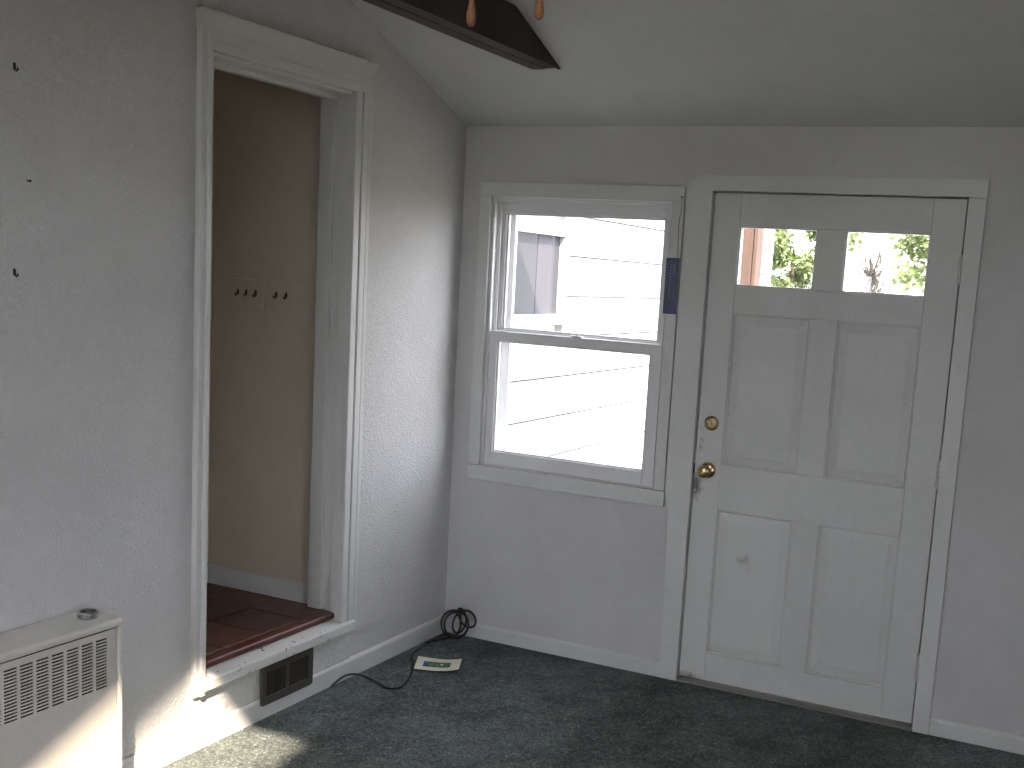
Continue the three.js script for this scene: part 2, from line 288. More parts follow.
// ------------------------------------------------------------------ window
{
  const t = thing('window_1', 'white double-hung window with wide flat casing beside the front door', 'window', [0.57, 0.733, 0], S), y0 = WIN.y0, y1 = WIN.y1, z = 0.018;
  part(t, 'casing', rb(0.094, WIN.x0 + 0.001, 0.80, 1.979, -0.001, z, 0.003), M.trim);
  part(t, 'casing', rb(WIN.x1 - 0.001, 1.036, 0.80, 1.979, -0.001, z, 0.003), M.trim);
  part(t, 'head_casing', rb(0.094, 1.036, 1.979, 2.04, -0.001, z, 0.003), M.trim);
  part(t, 'apron', rb(0.094, 1.04, 0.733, 0.799, -0.001, 0.022, 0.003), M.trim);
  // frame: jamb liners, head and sill of the opening
  part(t, 'jamb', merge(rb(WIN.x0, WIN.x0 + 0.010, y0, y1, -T, 0, 0.002), rb(WIN.x0 + 0.009, WIN.x0 + 0.028, y0, y1, -0.046, -0.036, 0.002), rb(WIN.x0 + 0.009, WIN.x0 + 0.018, y0, y1, -0.010, 0.004, 0.002)), M.vinyl);
  part(t, 'jamb', merge(rb(WIN.x1 - 0.010, WIN.x1, y0, y1, -T, 0, 0.002), rb(WIN.x1 - 0.024, WIN.x1 - 0.009, y0, y1, -0.046, -0.036, 0.002), rb(WIN.x1 - 0.022, WIN.x1 - 0.009, y0, y1, -0.010, 0.004, 0.002)), M.vinyl);
  part(t, 'frame_head', merge(rb(WIN.x0, WIN.x1, y1 - 0.012, y1, -T, 0, 0.002), rb(WIN.x0, WIN.x1, y1 - 0.022, y1 - 0.011, -0.035, -0.02, 0.002)), M.vinyl);
  part(t, 'frame_sill', alongX([[-T - 0.03, y0 - 0.03], [0, y0 - 0.001], [0, y0 + 0.003], [-0.02, y0 + 0.004], [-T - 0.03, y0 - 0.012]], WIN.x0 + 0.001, WIN.x1 - 0.001), M.vinyl);
  function sash(x0, x1, b, c, zc, rail, foot, stileL, stileR) {
    const s = part(t, 'sash', merge(rb(x0, x0 + stileL, b, c, zc - 0.016, zc + 0.016, 0.003), rb(x1 - stileR, x1, b, c, zc - 0.016, zc + 0.016, 0.003),
      rb(x0 + stileL - 0.001, x1 - stileR + 0.001, c - rail, c, zc - 0.016, zc + 0.016, 0.003), rb(x0 + stileL - 0.001, x1 - stileR + 0.001, b, b + foot, zc - 0.016, zc + 0.016, 0.003)), M.vinyl);
    const gx0 = x0 + stileL, gx1 = x1 - stileR, gy0 = b + foot, gy1 = c - rail;
    part(s, 'glazing_bead', merge(rb(gx0 - 0.001, gx0 + 0.008, gy0, gy1, zc - 0.008, zc + 0.008, 0.002), rb(gx1 - 0.008, gx1 + 0.001, gy0, gy1, zc - 0.008, zc + 0.008, 0.002),
      rb(gx0, gx1, gy1 - 0.008, gy1 + 0.001, zc - 0.008, zc + 0.008, 0.002), rb(gx0, gx1, gy0 - 0.001, gy0 + 0.007, zc - 0.008, zc + 0.008, 0.002)), M.vinyl);
    part(s, 'pane', bx(gx0 - 0.001, gx1 + 0.001, gy0 - 0.001, gy1 + 0.001, zc - 0.002, zc + 0.002), M.glass);
    return s;
  }
  sash(WIN.x0 + 0.011, WIN.x1 - 0.011, 1.375, y1 - 0.013, -0.068, 0.052, 0.034, 0.036, 0.044);
  const lo = sash(WIN.x0 + 0.006, WIN.x1 - 0.023, y0 + 0.004, 1.401, -0.020, 0.040, 0.062, 0.049, 0.040);
  part(t, 'storm_frame', merge(rb(WIN.x0 + 0.009, 0.206, y0, y1 - 0.012, -0.136, -0.112, 0.002), rb(0.200, 0.209, y0, y1 - 0.012, -0.122, -0.108, 0.002), rb(0.955, WIN.x1 - 0.009, y0, y1 - 0.012, -0.136, -0.112, 0.002), rb(0.206, 0.955, y1 - 0.04, y1 - 0.012, -0.136, -0.112, 0.002), rb(0.206, 0.955, y0 - 0.004, y0 + 0.03, -0.136, -0.112, 0.002)), M.vinyl, 'outer storm frame');
  // sash lock on the meeting rail
  part(lo, 'sash_lock', merge(rb(0.555, 0.605, 1.401, 1.407, -0.032, -0.008, 0.002), cyl(0.009, 0.012, 14).translate(0.582, 1.412, -0.02), rb(0.56, 0.588, 1.411, 1.418, -0.024, -0.016, 0.002)), M.alu, 'metal sash lock');
  for (const x of [0.118, 1.012]) part(t, 'catch', merge(rb(x - 0.005, x + 0.005, 1.375, 1.405, 0.017, 0.021, 0.001), cyl(0.003, 0.008, 10).rotateX(Math.PI / 2).translate(x, 1.397, 0.023)), M.vinyl, 'small painted catch');
}

// ------------------------------------------------------------------ front door
{
  const cs = thing('trim_3', 'white casing around the front door with clipped upper corner', 'door trim', [1.64, 0, 0], S);
  part(cs, 'casing', alongZ([[1.042, 0.8], [1.062, 0.72], [1.076, 0.0], [1.150, 0], [1.150, 2.086], [1.092, 2.086], [1.042, 2.046]], -0.001, 0.016), M.trim);
  part(cs, 'casing', rb(2.124, 2.187, 0, 2.028, -0.001, 0.018, 0.003), M.trim);
  part(cs, 'head_casing', alongZ([[1.1505, 2.028], [2.124, 2.028], [2.187, 2.0285], [2.187, 2.091], [1.1505, 2.086]], -0.001, 0.018), M.trim);
  part(cs, 'jamb', rb(DO.x0, 1.1505, 0, 2.034, -T, 0.004, 0.002), M.trim);
  part(cs, 'jamb', rb(2.122, DO.x1, 0, 2.034, -T, 0.0, 0.002), M.trim);
  part(cs, 'jamb', rb(1.1505, 2.122, 2.0275, DO.y1, -T, 0.0, 0.002), M.trim);
  part(cs, 'stop', merge(rb(1.150, 1.165, 0.02, 2.027, -0.075, -0.0545, 0.002), rb(2.107, 2.122, 0.02, 2.027, -0.075, -0.0545, 0.002), rb(1.165, 2.107, 2.012, 2.027, -0.075, -0.0545, 0.002)), M.trim);
  part(cs, 'threshold', alongX([[-T, 0.0], [0.014, 0.0], [0.016, 0.003], [0.010, 0.008], [-0.0545, 0.009], [-0.056, 0.034], [-T, 0.030]], 1.151, 2.121), M.alu, 'worn metal threshold strip');

  const t = thing('door_1', 'white panelled front door with two small glass lights and brass knob', 'door', [1.637, 0.012, -0.03], S);
  const zf = -0.008, zb = -0.052, y0 = 0.021, y1 = 2.0215, r = 0.0025;
  // grime and a stain on the paint
  const grimy = (w, h, blots) => new THREE.MeshStandardMaterial({ color: lin(0.67, 0.67, 0.66), roughness: 0.45, bumpMap: fineTex, bumpScale: 0.0005, map: canvasTex(256, 1024, (c, cw, ch) => {
    c.fillStyle = '#f8f8f8'; c.fillRect(0, 0, cw, ch);
    for (const [x, y, rx, ry, n, a, s] of blots) for (let i = 0; i < n; i++) {
      const q = Math.sqrt(-2 * Math.log(rnd() + 1e-6)) * 0.5, th = rnd() * 6.283;
      c.fillStyle = `rgba(70,68,62,${a})`; c.beginPath(); c.ellipse((x + q * Math.cos(th) * rx) / w * cw, (1 - (y + q * Math.sin(th) * ry) / h) * ch, rr(0.3, 1) * s / w * cw, rr(0.3, 1) * s / h * ch, 0, 0, 6.3); c.fill();
    }
  }) });
  const unitUV = (g, x0, x1, a, b) => { const p = g.attributes.position, uv = g.attributes.uv; for (let i = 0; i < p.count; i++) uv.setXY(i, (p.getX(i) - x0) / (x1 - x0), (p.getY(i) - a) / (b - a)); return g; };
  const xA = 1.155, xB = 1.266, xC = 1.578, xD = 1.688, xE = 2.001, xF = 2.1175;
  part(t, 'stile', unitUV(rb(xA, xB, y0, y1, zb, zf, r), xA, xB, y0, y1), grimy(xB - xA, y1 - y0, [[0.012, 0.815, 0.022, 0.045, 260, 0.10, 0.008], [0.02, 0.99, 0.012, 0.05, 60, 0.07, 0.006], [0.04, 0.01, 0.05, 0.012, 120, 0.09, 0.006]]));
  part(t, 'stile', rb(xE, xF, y0, y1, zb, zf, r), M.door);
  part(t, 'rail', rb(xB, xE, 1.895, y1, zb, zf, r), M.door);
  part(t, 'rail', rb(xB, xE, 1.5515, 1.660, zb, zf, r), M.door);
  part(t, 'rail', rb(xB, xE, 0.747, 0.937, zb, zf, r), M.door);
  part(t, 'rail', rb(xB, xE, y0, 0.140, zb, zf, r), M.door);
  for (const [a, b] of [[0.140, 0.747], [0.937, 1.5515], [1.660, 1.895]]) part(t, 'muntin', rb(xC, xD, a, b, zb, zf, r), M.door);
  const stain = grimy(0.31, 0.6, [[0.120, 0.405, 0.034, 0.012, 90, 0.013, 0.012], [0.136, 0.422, 0.012, 0.014, 50, 0.013, 0.010], [0.142, 0.375, 0.016, 0.03, 40, 0.008, 0.012]]);
  for (const [x0, x1, a, b] of [[xB, xC, 0.937, 1.5515], [xD, xE, 0.937, 1.5515], [xB, xC, 0.14, 0.747], [xD, xE, 0.14, 0.747]]) {
    const e = 0.043, s = new THREE.Shape(rect(x0 + e, x1 - e, a + e, b - e).map(([x, y]) => new THREE.Vector2(x, y)));
    let g = new THREE.ExtrudeGeometry(s, { depth: 0.014, bevelEnabled: true, bevelSize: e - 0.0005, bevelThickness: 0.010, bevelSegments: 1, steps: 1 }).translate(0, 0, -0.039);
    const low = x0 === xB && a < 0.5;
    g = boxUV(g); if (low) unitUV(g, x0, x1, a, b);
    const p = part(t, 'panel', g, low ? stain : M.door);
    const m = 0.007, zm = -0.0155, q = (u0, u1, v0, v1) => rb(u0, u1, v0, v1, zb + 0.02, zm, 0.004, 2);
    part(p, 'moulding', merge(q(x0 - 0.001, x0 + m, a, b), q(x1 - m, x1 + 0.001, a, b), q(x0, x1, b - m, b + 0.001), q(x0, x1, a - 0.001, a + m)), M.door);
  }
  for (const [x0, x1] of [[xB, xC], [xD, xE]]) {
    const p = part(t, 'pane', bx(x0 - 0.001, x1 + 0.001, 1.659, 1.896, -0.034, -0.030), M.glass);
    const m = 0.006, q = (u0, u1, v0, v1) => merge(rb(u0, u1, v0, v1, -0.030, -0.013, 0.003), rb(u0, u1, v0, v1, -0.05, -0.034, 0.003));
    part(p, 'glazing_bead', merge(q(x0 - 0.001, x0 + m, 1.66, 1.895), q(x1 - m, x1 + 0.001, 1.66, 1.895), q(x0, x1, 1.889, 1.896), q(x0, x1, 1.659, 1.667)), M.door);
  }
  const facing = (g, x, y) => g.rotateX(Math.PI / 2).translate(x, y, zf);
  const kn = part(t, 'knob', facing(lathe([[0, 0.066], [0.010, 0.066], [0.020, 0.063], [0.0265, 0.054], [0.027, 0.045], [0.023, 0.035], [0.013, 0.028], [0.0115, 0.02], [0.013, 0.012], [0.013, 0]], 32), 1.212, 0.908), M.brass, 'round brass knob');
  part(kn, 'rosette', facing(lathe([[0.013, 0.014], [0.022, 0.012], [0.030, 0.007], [0.033, 0.003], [0.034, 0]], 32), 1.212, 0.908), M.brass);
  const db = part(t, 'deadbolt', facing(lathe([[0, 0.010], [0.016, 0.010], [0.024, 0.008], [0.029, 0.004], [0.0305, 0]], 32), 1.213, 1.102), M.agedBrass, 'aged brass deadbolt plate');
  part(db, 'thumb_turn', merge(facing(cyl(0.008, 0.012, 14).translate(0, 0.014, 0), 1.213, 1.102), rb(1.208, 1.218, 1.086, 1.118, zf + 0.016, zf + 0.026, 0.004, 2).translate(-1.213, -1.102, 0).rotateZ(0.6).translate(1.213, 1.102, 0)), M.brass);
  part(t, 'latch', rb(1.1505, 1.1555, 0.888, 0.93, zf - 0.02, zf + 0.0008, 0.0008), M.darkIron, 'dark latch edge');
  for (const y of [1.768, 1.006, 0.252]) {
    const h = part(t, 'hinge', merge([0, 1, 2, 3, 4].map((k) => cyl(0.0085, 0.0185, 12).translate(2.1205, y - 0.04 + k * 0.02, zf + 0.0125)), cyl(0.0055, 0.004, 12).translate(2.1205, y + 0.053, zf + 0.0125), cyl(0.0055, 0.004, 12).translate(2.1205, y - 0.053, zf + 0.0125)), M.door, 'painted hinge knuckles');
    part(h, 'leaf', rb(2.1085, 2.1195, y - 0.05, y + 0.05, zf - 0.001, zf + 0.005, 0.0005), M.door);
  }
}

// ------------------------------------------------------------------ beam and fan
{
  const yb = 2.43, yt = 2.573, zAt = (y) => (y - H) / K1, zRear = (y) => ZR + (YR - y) / K2;
  const t = thing('ceiling_beam', 'dark brown wooden tie beam crossing under the sloping ceiling', 'beam', [0.583, yb, 2.4]);
  const seg = (x0, x1, a, b) => alongX([[zAt(a) + 0.003, a], [zRear(a) - 0.003, a], [zRear(b) - 0.003, b], [zAt(b) + 0.003, b]], x0, x1);
  part(t, 'board', seg(0.523, 0.578, yb, yt), M.beam);
  part(t, 'board', seg(0.579, 0.632, yb + 0.002, yt), M.beam);
  part(t, 'side_board', seg(0.6325, 0.645, yb - 0.001, yt + 0.001), M.beam);
}
{
  const c = [1.633, 2.60];
  const t = thing('ceiling_fan', 'ceiling fan whose two turned wooden pulls hang into view', 'fan', [c[0], 2.085, c[1]]);
  const at = (g, y) => g.translate(c[0], y, c[1]);
  const yc = ceilY(c[1]);
  part(t, 'canopy', at(lathe([[0, 0.0], [0.075, 0.0], [0.07, -0.03], [0.05, -0.06], [0.015, -0.075]], 28), yc + 0.01), M.agedBrass);
  part(t, 'downrod', at(cyl(0.013, 0.40, 12), yc - 0.22), M.agedBrass);
  part(t, 'motor', at(lathe([[0, 0.10], [0.06, 0.095], [0.11, 0.07], [0.125, 0.02], [0.12, -0.03], [0.08, -0.06], [0.05, -0.08], [0, -0.08]], 32), yc - 0.50), M.agedBrass);
  for (let k = 0; k < 5; k++) {
    const b = merge(rb(0.24, 0.66, -0.004, 0.004, -0.065, 0.065, 0.003), rb(0.10, 0.27, -0.004, 0.002, -0.018, 0.018, 0.002)).rotateX(0.2).rotateY(k * Math.PI * 2 / 5 + 0.3);
    part(t, 'blade', at(b, yc - 0.52), M.fan);
  }
  part(t, 'light_kit', at(lathe([[0.04, 0.06], [0.075, 0.04], [0.08, 0.0], [0.06, -0.02]], 28), yc - 0.64), M.agedBrass);
  part(t, 'globe', at(lathe([[0.06, 0.0], [0.10, -0.03], [0.115, -0.07], [0.09, -0.12], [0.04, -0.15], [0, -0.155]], 28), yc - 0.655), new THREE.MeshStandardMaterial({ color: lin(0.75, 0.73, 0.68), roughness: 0.4 }));
  for (const [x, y] of [[1.567, 2.086], [1.702, 2.092]]) {
    const ch = part(t, 'pull_chain', merge(tube([V(x, y + 0.055, 2.6), V(x, 2.4, 2.6), V(x + (c[0] - x) * 0.02, yc - 0.635, 2.6)], 0.0013, 24, false, 6)), M.brass);
    part(ch, 'pull', lathe([[0, 0], [0.0045, 0.001], [0.0075, 0.006], [0.0085, 0.014], [0.0078, 0.024], [0.0055, 0.036], [0.0040, 0.046], [0.0046, 0.052], [0.003, 0.056], [0, 0.057]], 20).translate(x, y, 2.6), M.pull, 'turned wooden pull');
  }
}

// ------------------------------------------------------------------ heater, ring, vent
{
  const z0 = 2.05, z1 = 2.98, xf = 0.153, yT = 0.606;
  const t = thing('wall_heater', 'off-white enamelled wall heater with slotted grille on the left', 'heater', [0.08, 0.03, (z0 + z1) / 2]);
  // shell: open-fronted case with a rolled edge
  part(t, 'casing', merge(rb(0.0, xf + 0.004, yT - 0.026, yT, z0 - 0.004, z1 + 0.004, 0.012, 3), rb(0.0, xf + 0.003, 0.03, yT - 0.02, z0 - 0.002, z0 + 0.014, 0.006, 3), rb(0.0, xf + 0.003, 0.03, yT - 0.02, z1 - 0.014, z1 + 0.002, 0.006, 3), bx(0, 0.006, 0.03, yT - 0.02, z0, z1)), M.enamel);
  const c0 = 2.101, pitch = 0.0496, cw = 0.0395, nC = 17, rows = 16, sTop = 0.557, sp = 0.0094, sBot = sTop - rows * sp + 0.004;
  const px = xf - 0.004;
  part(t, 'front_panel', merge(rb(px - 0.003, px, 0.05, sBot, z0 + 0.016, z1 - 0.016, 0.001), rb(px - 0.003, px, sTop, yT - 0.0285, z0 + 0.016, z1 - 0.016, 0.001),
    bx(px - 0.003, px, sBot, sTop, z0 + 0.016, c0), bx(px - 0.003, px, sBot, sTop, c0 + nC * pitch - (pitch - cw), z1 - 0.016)), M.enamel);
  const bars = [];
  for (let i = 0; i < nC; i++) {
    const a = c0 + i * pitch;
    if (i) bars.push(bx(px - 0.003, px, sBot, sTop, a - (pitch - cw), a));
    for (let k = 1; k < rows; k++) bars.push(bx(px - 0.003, px, sTop - k * sp, sTop - k * sp + 0.0040, a, a + cw));
  }
  part(t, 'grille', merge(bars), M.enamel, 'rows of narrow horizontal slots');
  const fins = [cyl(0.011, z1 - z0 - 0.04, 12).rotateX(Math.PI / 2).translate(0.075, 0.2, (z0 + z1) / 2), cyl(0.011, z1 - z0 - 0.04, 12).rotateX(Math.PI / 2).translate(0.075, 0.32, (z0 + z1) / 2)];
  for (let z = z0 + 0.03; z < z1 - 0.03; z += 0.012) fins.push(bx(0.02, 0.13, 0.14, 0.57, z, z + 0.0012));
  part(t, 'heating_fins', merge(fins), new THREE.MeshStandardMaterial({ color: lin(0.22, 0.21, 0.2), metalness: 0.7, roughness: 0.6 }), 'steel convector fins behind the slots');
  for (const z of [z0 + 0.02, z1 - 0.05]) part(t, 'foot', bx(0.01, 0.13, 0, 0.032, z, z + 0.03), M.enamel);
  // the ring lies on top of the heater
  const ring = lathe([[0.0215, 0], [0.0275, 0], [0.0285, 0.002], [0.0285, 0.017], [0.0275, 0.019], [0.0225, 0.019], [0.0215, 0.017], [0.0215, 0]], 40).translate(0.078, yT + 0.0002, 2.105);
  solo('metal_ring', ring, M.steel, 'small shiny steel ring lying on top of the heater', 'ring');
}
{
  const z0 = 0.995, z1 = 1.285, y0 = 0.053, y1 = 0.203, x = 0.0165;
  const t = thing('vent_register', 'dark bronze louvred vent register under the doorway sill', 'vent', [x, y0, (z0 + z1) / 2]);
  const s = new THREE.Shape(), r = 0.014;
  s.moveTo(-z1 + r, y0); s.lineTo(-z0 - r, y0); s.quadraticCurveTo(-z0, y0, -z0, y0 + r); s.lineTo(-z0, y1 - r); s.quadraticCurveTo(-z0, y1, -z0 - r, y1);
  s.lineTo(-z1 + r, y1); s.quadraticCurveTo(-z1, y1, -z1, y1 - r); s.lineTo(-z1, y0 + r); s.quadraticCurveTo(-z1, y0, -z1 + r, y0);
  const a = z0 + 0.025, b = z1 - 0.025, c = y0 + 0.028, d = y1 - 0.028;
  s.holes.push(new THREE.Path([[-b, c], [-a, c], [-a, d], [-b, d]].map(([p, q]) => new THREE.Vector2(p, q))));
  const g = new THREE.ExtrudeGeometry(s, { depth: 0.003, bevelEnabled: true, bevelSize: 0.002, bevelThickness: 0.002, bevelSegments: 2 }).applyMatrix4(new THREE.Matrix4().makeRotationY(Math.PI / 2)).translate(x + 0.002, 0, 0);
  part(t, 'frame', g, M.bronze);
  const fins = [], n = 24;
  for (let k = 0; k < n; k++) {
    const z = a + (k + 0.5) / n * (b - a), left = z > (a + b) / 2 + 0.004;
    if (Math.abs(z - (a + b) / 2) < 0.006) { fins.push(bx(x - 0.004, x + 0.004, c, d, z - 0.005, z + 0.005)); continue; }
    fins.push(new THREE.BoxGeometry(0.010, d - c, 0.0022).rotateY(left ? -0.55 : 0.15).translate(x - 0.001, (c + d) / 2, z));
  }
  part(t, 'louvres', merge(fins), M.bronze, 'upright louvres in two banks');
  part(t, 'duct_back', bx(x - 0.0075, x - 0.0065, c - 0.01, d + 0.01, a - 0.01, b + 0.01), M.bronze);
}

// ------------------------------------------------------------------ small things on the walls
function hookAt(t, x, y, z, dir, s = 1) {                             // a small cup hook: screw plate, stem and upturned end; dir 'x' or 'z' = away from the wall
  const q = (out, up) => dir === 'x' ? V(x + out * s, y + up * s, z) : V(x, y + up * s, z + out * s);
  const g = tube([q(0, 0.013), q(0.006, 0.010), q(0.007, 0), q(0.007, -0.008), q(0.013, -0.014), q(0.020, -0.010), q(0.021, -0.002)], 0.0032 * s, 26, false, 7);
  return merge(g, dir === 'x' ? rb(x, x + 0.003, y - 0.010 * s, y + 0.017 * s, z - 0.005 * s, z + 0.005 * s, 0.001) : rb(x - 0.005 * s, x + 0.005 * s, y - 0.010 * s, y + 0.017 * s, z, z + 0.003, 0.001));
}
solo('wall_hook', hookAt(null, 0, 2.107, 2.266, 'x', 0.68), M.darkIron, 'upper small black hook on the left wall', 'hook');
solo('wall_hook', hookAt(null, 0, 1.579, 2.273, 'x', 0.68), M.darkIron, 'lower small black hook on the left wall', 'hook');
solo('nail', merge(cyl(0.002, 0.012, 8).rotateZ(Math.PI / 2).translate(0.006, 1.822, 2.23), cyl(0.0035, 0.002, 10).rotateZ(Math.PI / 2).translate(0.012, 1.822, 2.23)), M.darkIron, 'tiny nail between the two hooks on the left wall', 'nail');
for (const [x0, x1, y0, y1, xs, label] of [[-0.585, -0.425, 1.452, 1.570, [-0.555, -0.512, -0.464], 'cream hook rail with three dark hooks on the hall wall'], [-0.389, -0.277, 1.452, 1.570, [-0.361, -0.312], 'cream hook rail with two dark hooks on the hall wall']]) {
  const t = thing('hook_rail', label, 'hook rail', [(x0 + x1) / 2, y0, HZ0], { group: 'hook rails in the hall' });
  part(t, 'plate', rb(x0, x1, y0, y1, HZ0, HZ0 + 0.010, 0.003), M.cream);
  for (const x of xs) part(t, 'hook', hookAt(null, x, 1.513, HZ0 + 0.010, 'z', 0.8), M.darkIron);
}
{ // plaque hung on a string from a nail at the top of the window casing
  const t = thing('wall_plaque', 'narrow dark blue plaque with tiny white markings hung on the window casing', 'plaque', [1.007, 1.53, 0.019]);
  const print = canvasTex(128, 512, (c, w, h) => {
    c.fillStyle = '#545974'; c.fillRect(0, 0, w, h); c.fillStyle = 'rgba(196,202,222,0.8)';
    for (let k = 0; k < 13; k++) { c.fillRect(w * 0.36, h * (0.06 + k * 0.054), 12 + (k * 7) % 9, 4); c.fillRect(w * 0.08, h * (0.10 + k * 0.054), 7, 3); if (k > 6) c.fillRect(w * 0.68, h * (0.06 + k * 0.054), 12, 3); }
    c.fillRect(w * 0.64, h * 0.10, 5, h * 0.2);
  });
  const g = rb(0.979, 1.035, 1.531, 1.756, 0.0195, 0.0265, 0.002), p = g.attributes.position;
  for (let i = 0; i < p.count; i++) g.attributes.uv.setXY(i, (p.getX(i) - 0.979) / 0.056, (p.getY(i) - 1.531) / 0.225);
  part(t, 'board', g, new THREE.MeshStandardMaterial({ map: print, roughness: 0.45 }));
  part(t, 'string', tube([V(1.026, 1.755, 0.0225), V(1.022, 1.84, 0.0205), V(1.021, 1.90, 0.0205), V(1.027, 1.96, 0.0205), V(1.026, 2.0, 0.021)], 0.0011, 30, false, 6), M.black, 'thin dark string');
  part(t, 'nail', cyl(0.003, 0.012, 8).rotateX(Math.PI / 2).translate(1.026, 1.998, 0.022), M.darkIron);
}

// ------------------------------------------------------------------ things on the floor
{ // coiled cord in the corner
  const t = thing('power_cord', 'coiled black power cord in the corner trailing along the left wall', 'cord', [0.1, 0, 0.1]);
  const loop = (cx, cy, cz, rx, ry, turn, tilt, from, to, n = 20) => Array.from({ length: n }, (_, k) => {
    const a = from + (to - from) * k / (n - 1), u = Math.cos(a) * rx, w = Math.sin(a) * ry, ux = u * Math.cos(turn) - w * Math.sin(turn), uy = u * Math.sin(turn) + w * Math.cos(turn);
    return V(cx + ux, cy + uy, cz + uy * tilt + 0.004 * Math.sin(a * 1.3));
  });
  const TP = Math.PI * 2;
  const coil = [...loop(0.098, 0.066, 0.075, 0.072, 0.060, 0, -0.3, 1.5, 1.5 + TP, 24), ...loop(0.101, 0.062, 0.066, 0.064, 0.055, 0.15, -0.3, 1.5, 1.5 + TP, 24), ...loop(0.112, 0.072, 0.058, 0.034, 0.046, -0.25, -0.3, 1.6, 1.6 + TP, 20), ...loop(0.150, 0.096, 0.052, 0.048, 0.032, -0.35, -0.25, 2.1, 2.1 + TP, 20)];
  part(t, 'coil', tube(coil, 0.0050, 420, false, 8), M.black);
  part(t, 'plug', merge(lathe([[0, 0], [0.011, 0.001], [0.0145, 0.010], [0.0135, 0.022], [0.008, 0.027], [0, 0.028]], 18).translate(0.106, 0.110, 0.044), rb(0.092, 0.104, 0.098, 0.116, 0.040, 0.056, 0.003)), M.black, 'plug at the top of the coil');
  part(t, 'tie', tube([V(0.108, 0.112, 0.046), V(0.116, 0.085, 0.055), V(0.122, 0.05, 0.066), V(0.112, 0.022, 0.072)], 0.0058, 20, false, 8), M.black);
  part(t, 'lead', tube([V(0.112, 0.02, 0.072), V(0.09, 0.008, 0.10), V(0.06, 0.006, 0.16), V(0.050, 0.005, 0.22), V(0.056, 0.005, 0.30), V(0.080, 0.0045, 0.40), V(0.135, 0.0045, 0.47), V(0.199, 0.0045, 0.58), V(0.248, 0.0045, 0.735), V(0.225, 0.0045, 0.765),
    V(0.15, 0.0045, 0.742), V(0.09, 0.006, 0.722), V(0.045, 0.016, 0.735), V(0.024, 0.022, 0.785), V(0.0225, 0.010, 0.855), V(0.028, 0.004, 0.885)], 0.0040, 160, false, 8), M.black);
  part(t, 'connector', rb(0.038, 0.058, 0.001, 0.016, 0.17, 0.225, 0.006, 2), M.black);
}
{ // card on the carpet
  const P = [[0.112, 0.391], [0.293, 0.331], [0.352, 0.455], [0.185, 0.537]], nx = 14, nz = 8;
  const art = canvasTex(512, 360, (c, w, h) => {
    c.fillStyle = '#e4dfcb'; c.fillRect(0, 0, w, h);
    c.fillStyle = '#c6beab'; for (let k = 0; k < 6; k++) c.fillRect(w * 0.80, h * (0.24 + k * 0.09), w * (0.10 + 0.02 * (k % 3)), 3);
    c.fillStyle = '#1f3f80'; c.fillRect(w * 0.17, h * 0.30, w * 0.13, h * 0.44);
    for (let i = 0; i < 700; i++) { const x = rr(0.27, 0.76), g = 40 + 70 * rnd(); c.fillStyle = `rgba(${g * 0.75 | 0},${g * 1.2 | 0},${g * 0.7 | 0},0.7)`; c.fillRect(w * x, h * rr(0.28, 0.70), 14, 12); }
    c.fillStyle = 'rgba(30,45,40,0.8)'; c.fillRect(w * 0.27, h * 0.64, w * 0.50, h * 0.08);
    c.fillStyle = '#c9d6d2'; c.fillRect(w * 0.55, h * 0.42, w * 0.06, h * 0.10); c.fillStyle = 'rgba(60,130,150,0.8)'; c.fillRect(w * 0.17, h * 0.30, w * 0.12, h * 0.12);
  });
  const pos = [], uv = [], idx = [], N = (nx + 1) * (nz + 1);
  for (const dy of [0.0012, 0]) for (let j = 0; j <= nz; j++) for (let i = 0; i <= nx; i++) {
    const u = i / nx, v = j / nz, q = (n) => (P[0][n] * (1 - u) + P[1][n] * u) * (1 - v) + (P[3][n] * (1 - u) + P[2][n] * u) * v;
    pos.push(q(0), 0.0035 + dy + 0.012 * (2 * u - 1) ** 2 * (0.4 + 0.6 * u) + 0.002 * v, q(1)); uv.push(u, 1 - v);
  }
  const quad = (a, b, c, d) => idx.push(a, b, c, a, c, d), at = (s, i, j) => s * N + j * (nx + 1) + i;
  for (let j = 0; j < nz; j++) for (let i = 0; i < nx; i++) { quad(at(0, i, j), at(0, i, j + 1), at(0, i + 1, j + 1), at(0, i + 1, j)); quad(at(1, i, j), at(1, i + 1, j), at(1, i + 1, j + 1), at(1, i, j + 1)); }
  for (let i = 0; i < nx; i++) { quad(at(0, i, 0), at(0, i + 1, 0), at(1, i + 1, 0), at(1, i, 0)); quad(at(0, i + 1, nz), at(0, i, nz), at(1, i, nz), at(1, i + 1, nz)); }
  for (let j = 0; j < nz; j++) { quad(at(0, 0, j + 1), at(0, 0, j), at(1, 0, j), at(1, 0, j + 1)); quad(at(0, nx, j), at(0, nx, j + 1), at(1, nx, j + 1), at(1, nx, j)); }
  const g = new THREE.BufferGeometry(); g.setAttribute('position', new THREE.Float32BufferAttribute(pos, 3)); g.setAttribute('uv', new THREE.Float32BufferAttribute(uv, 2)); g.setIndex(idx); g.computeVertexNormals();
  solo('picture_card', g, new THREE.MeshStandardMaterial({ map: art, roughness: 0.6 }), 'cream card printed with a green and blue picture lying on the carpet', 'card');
}

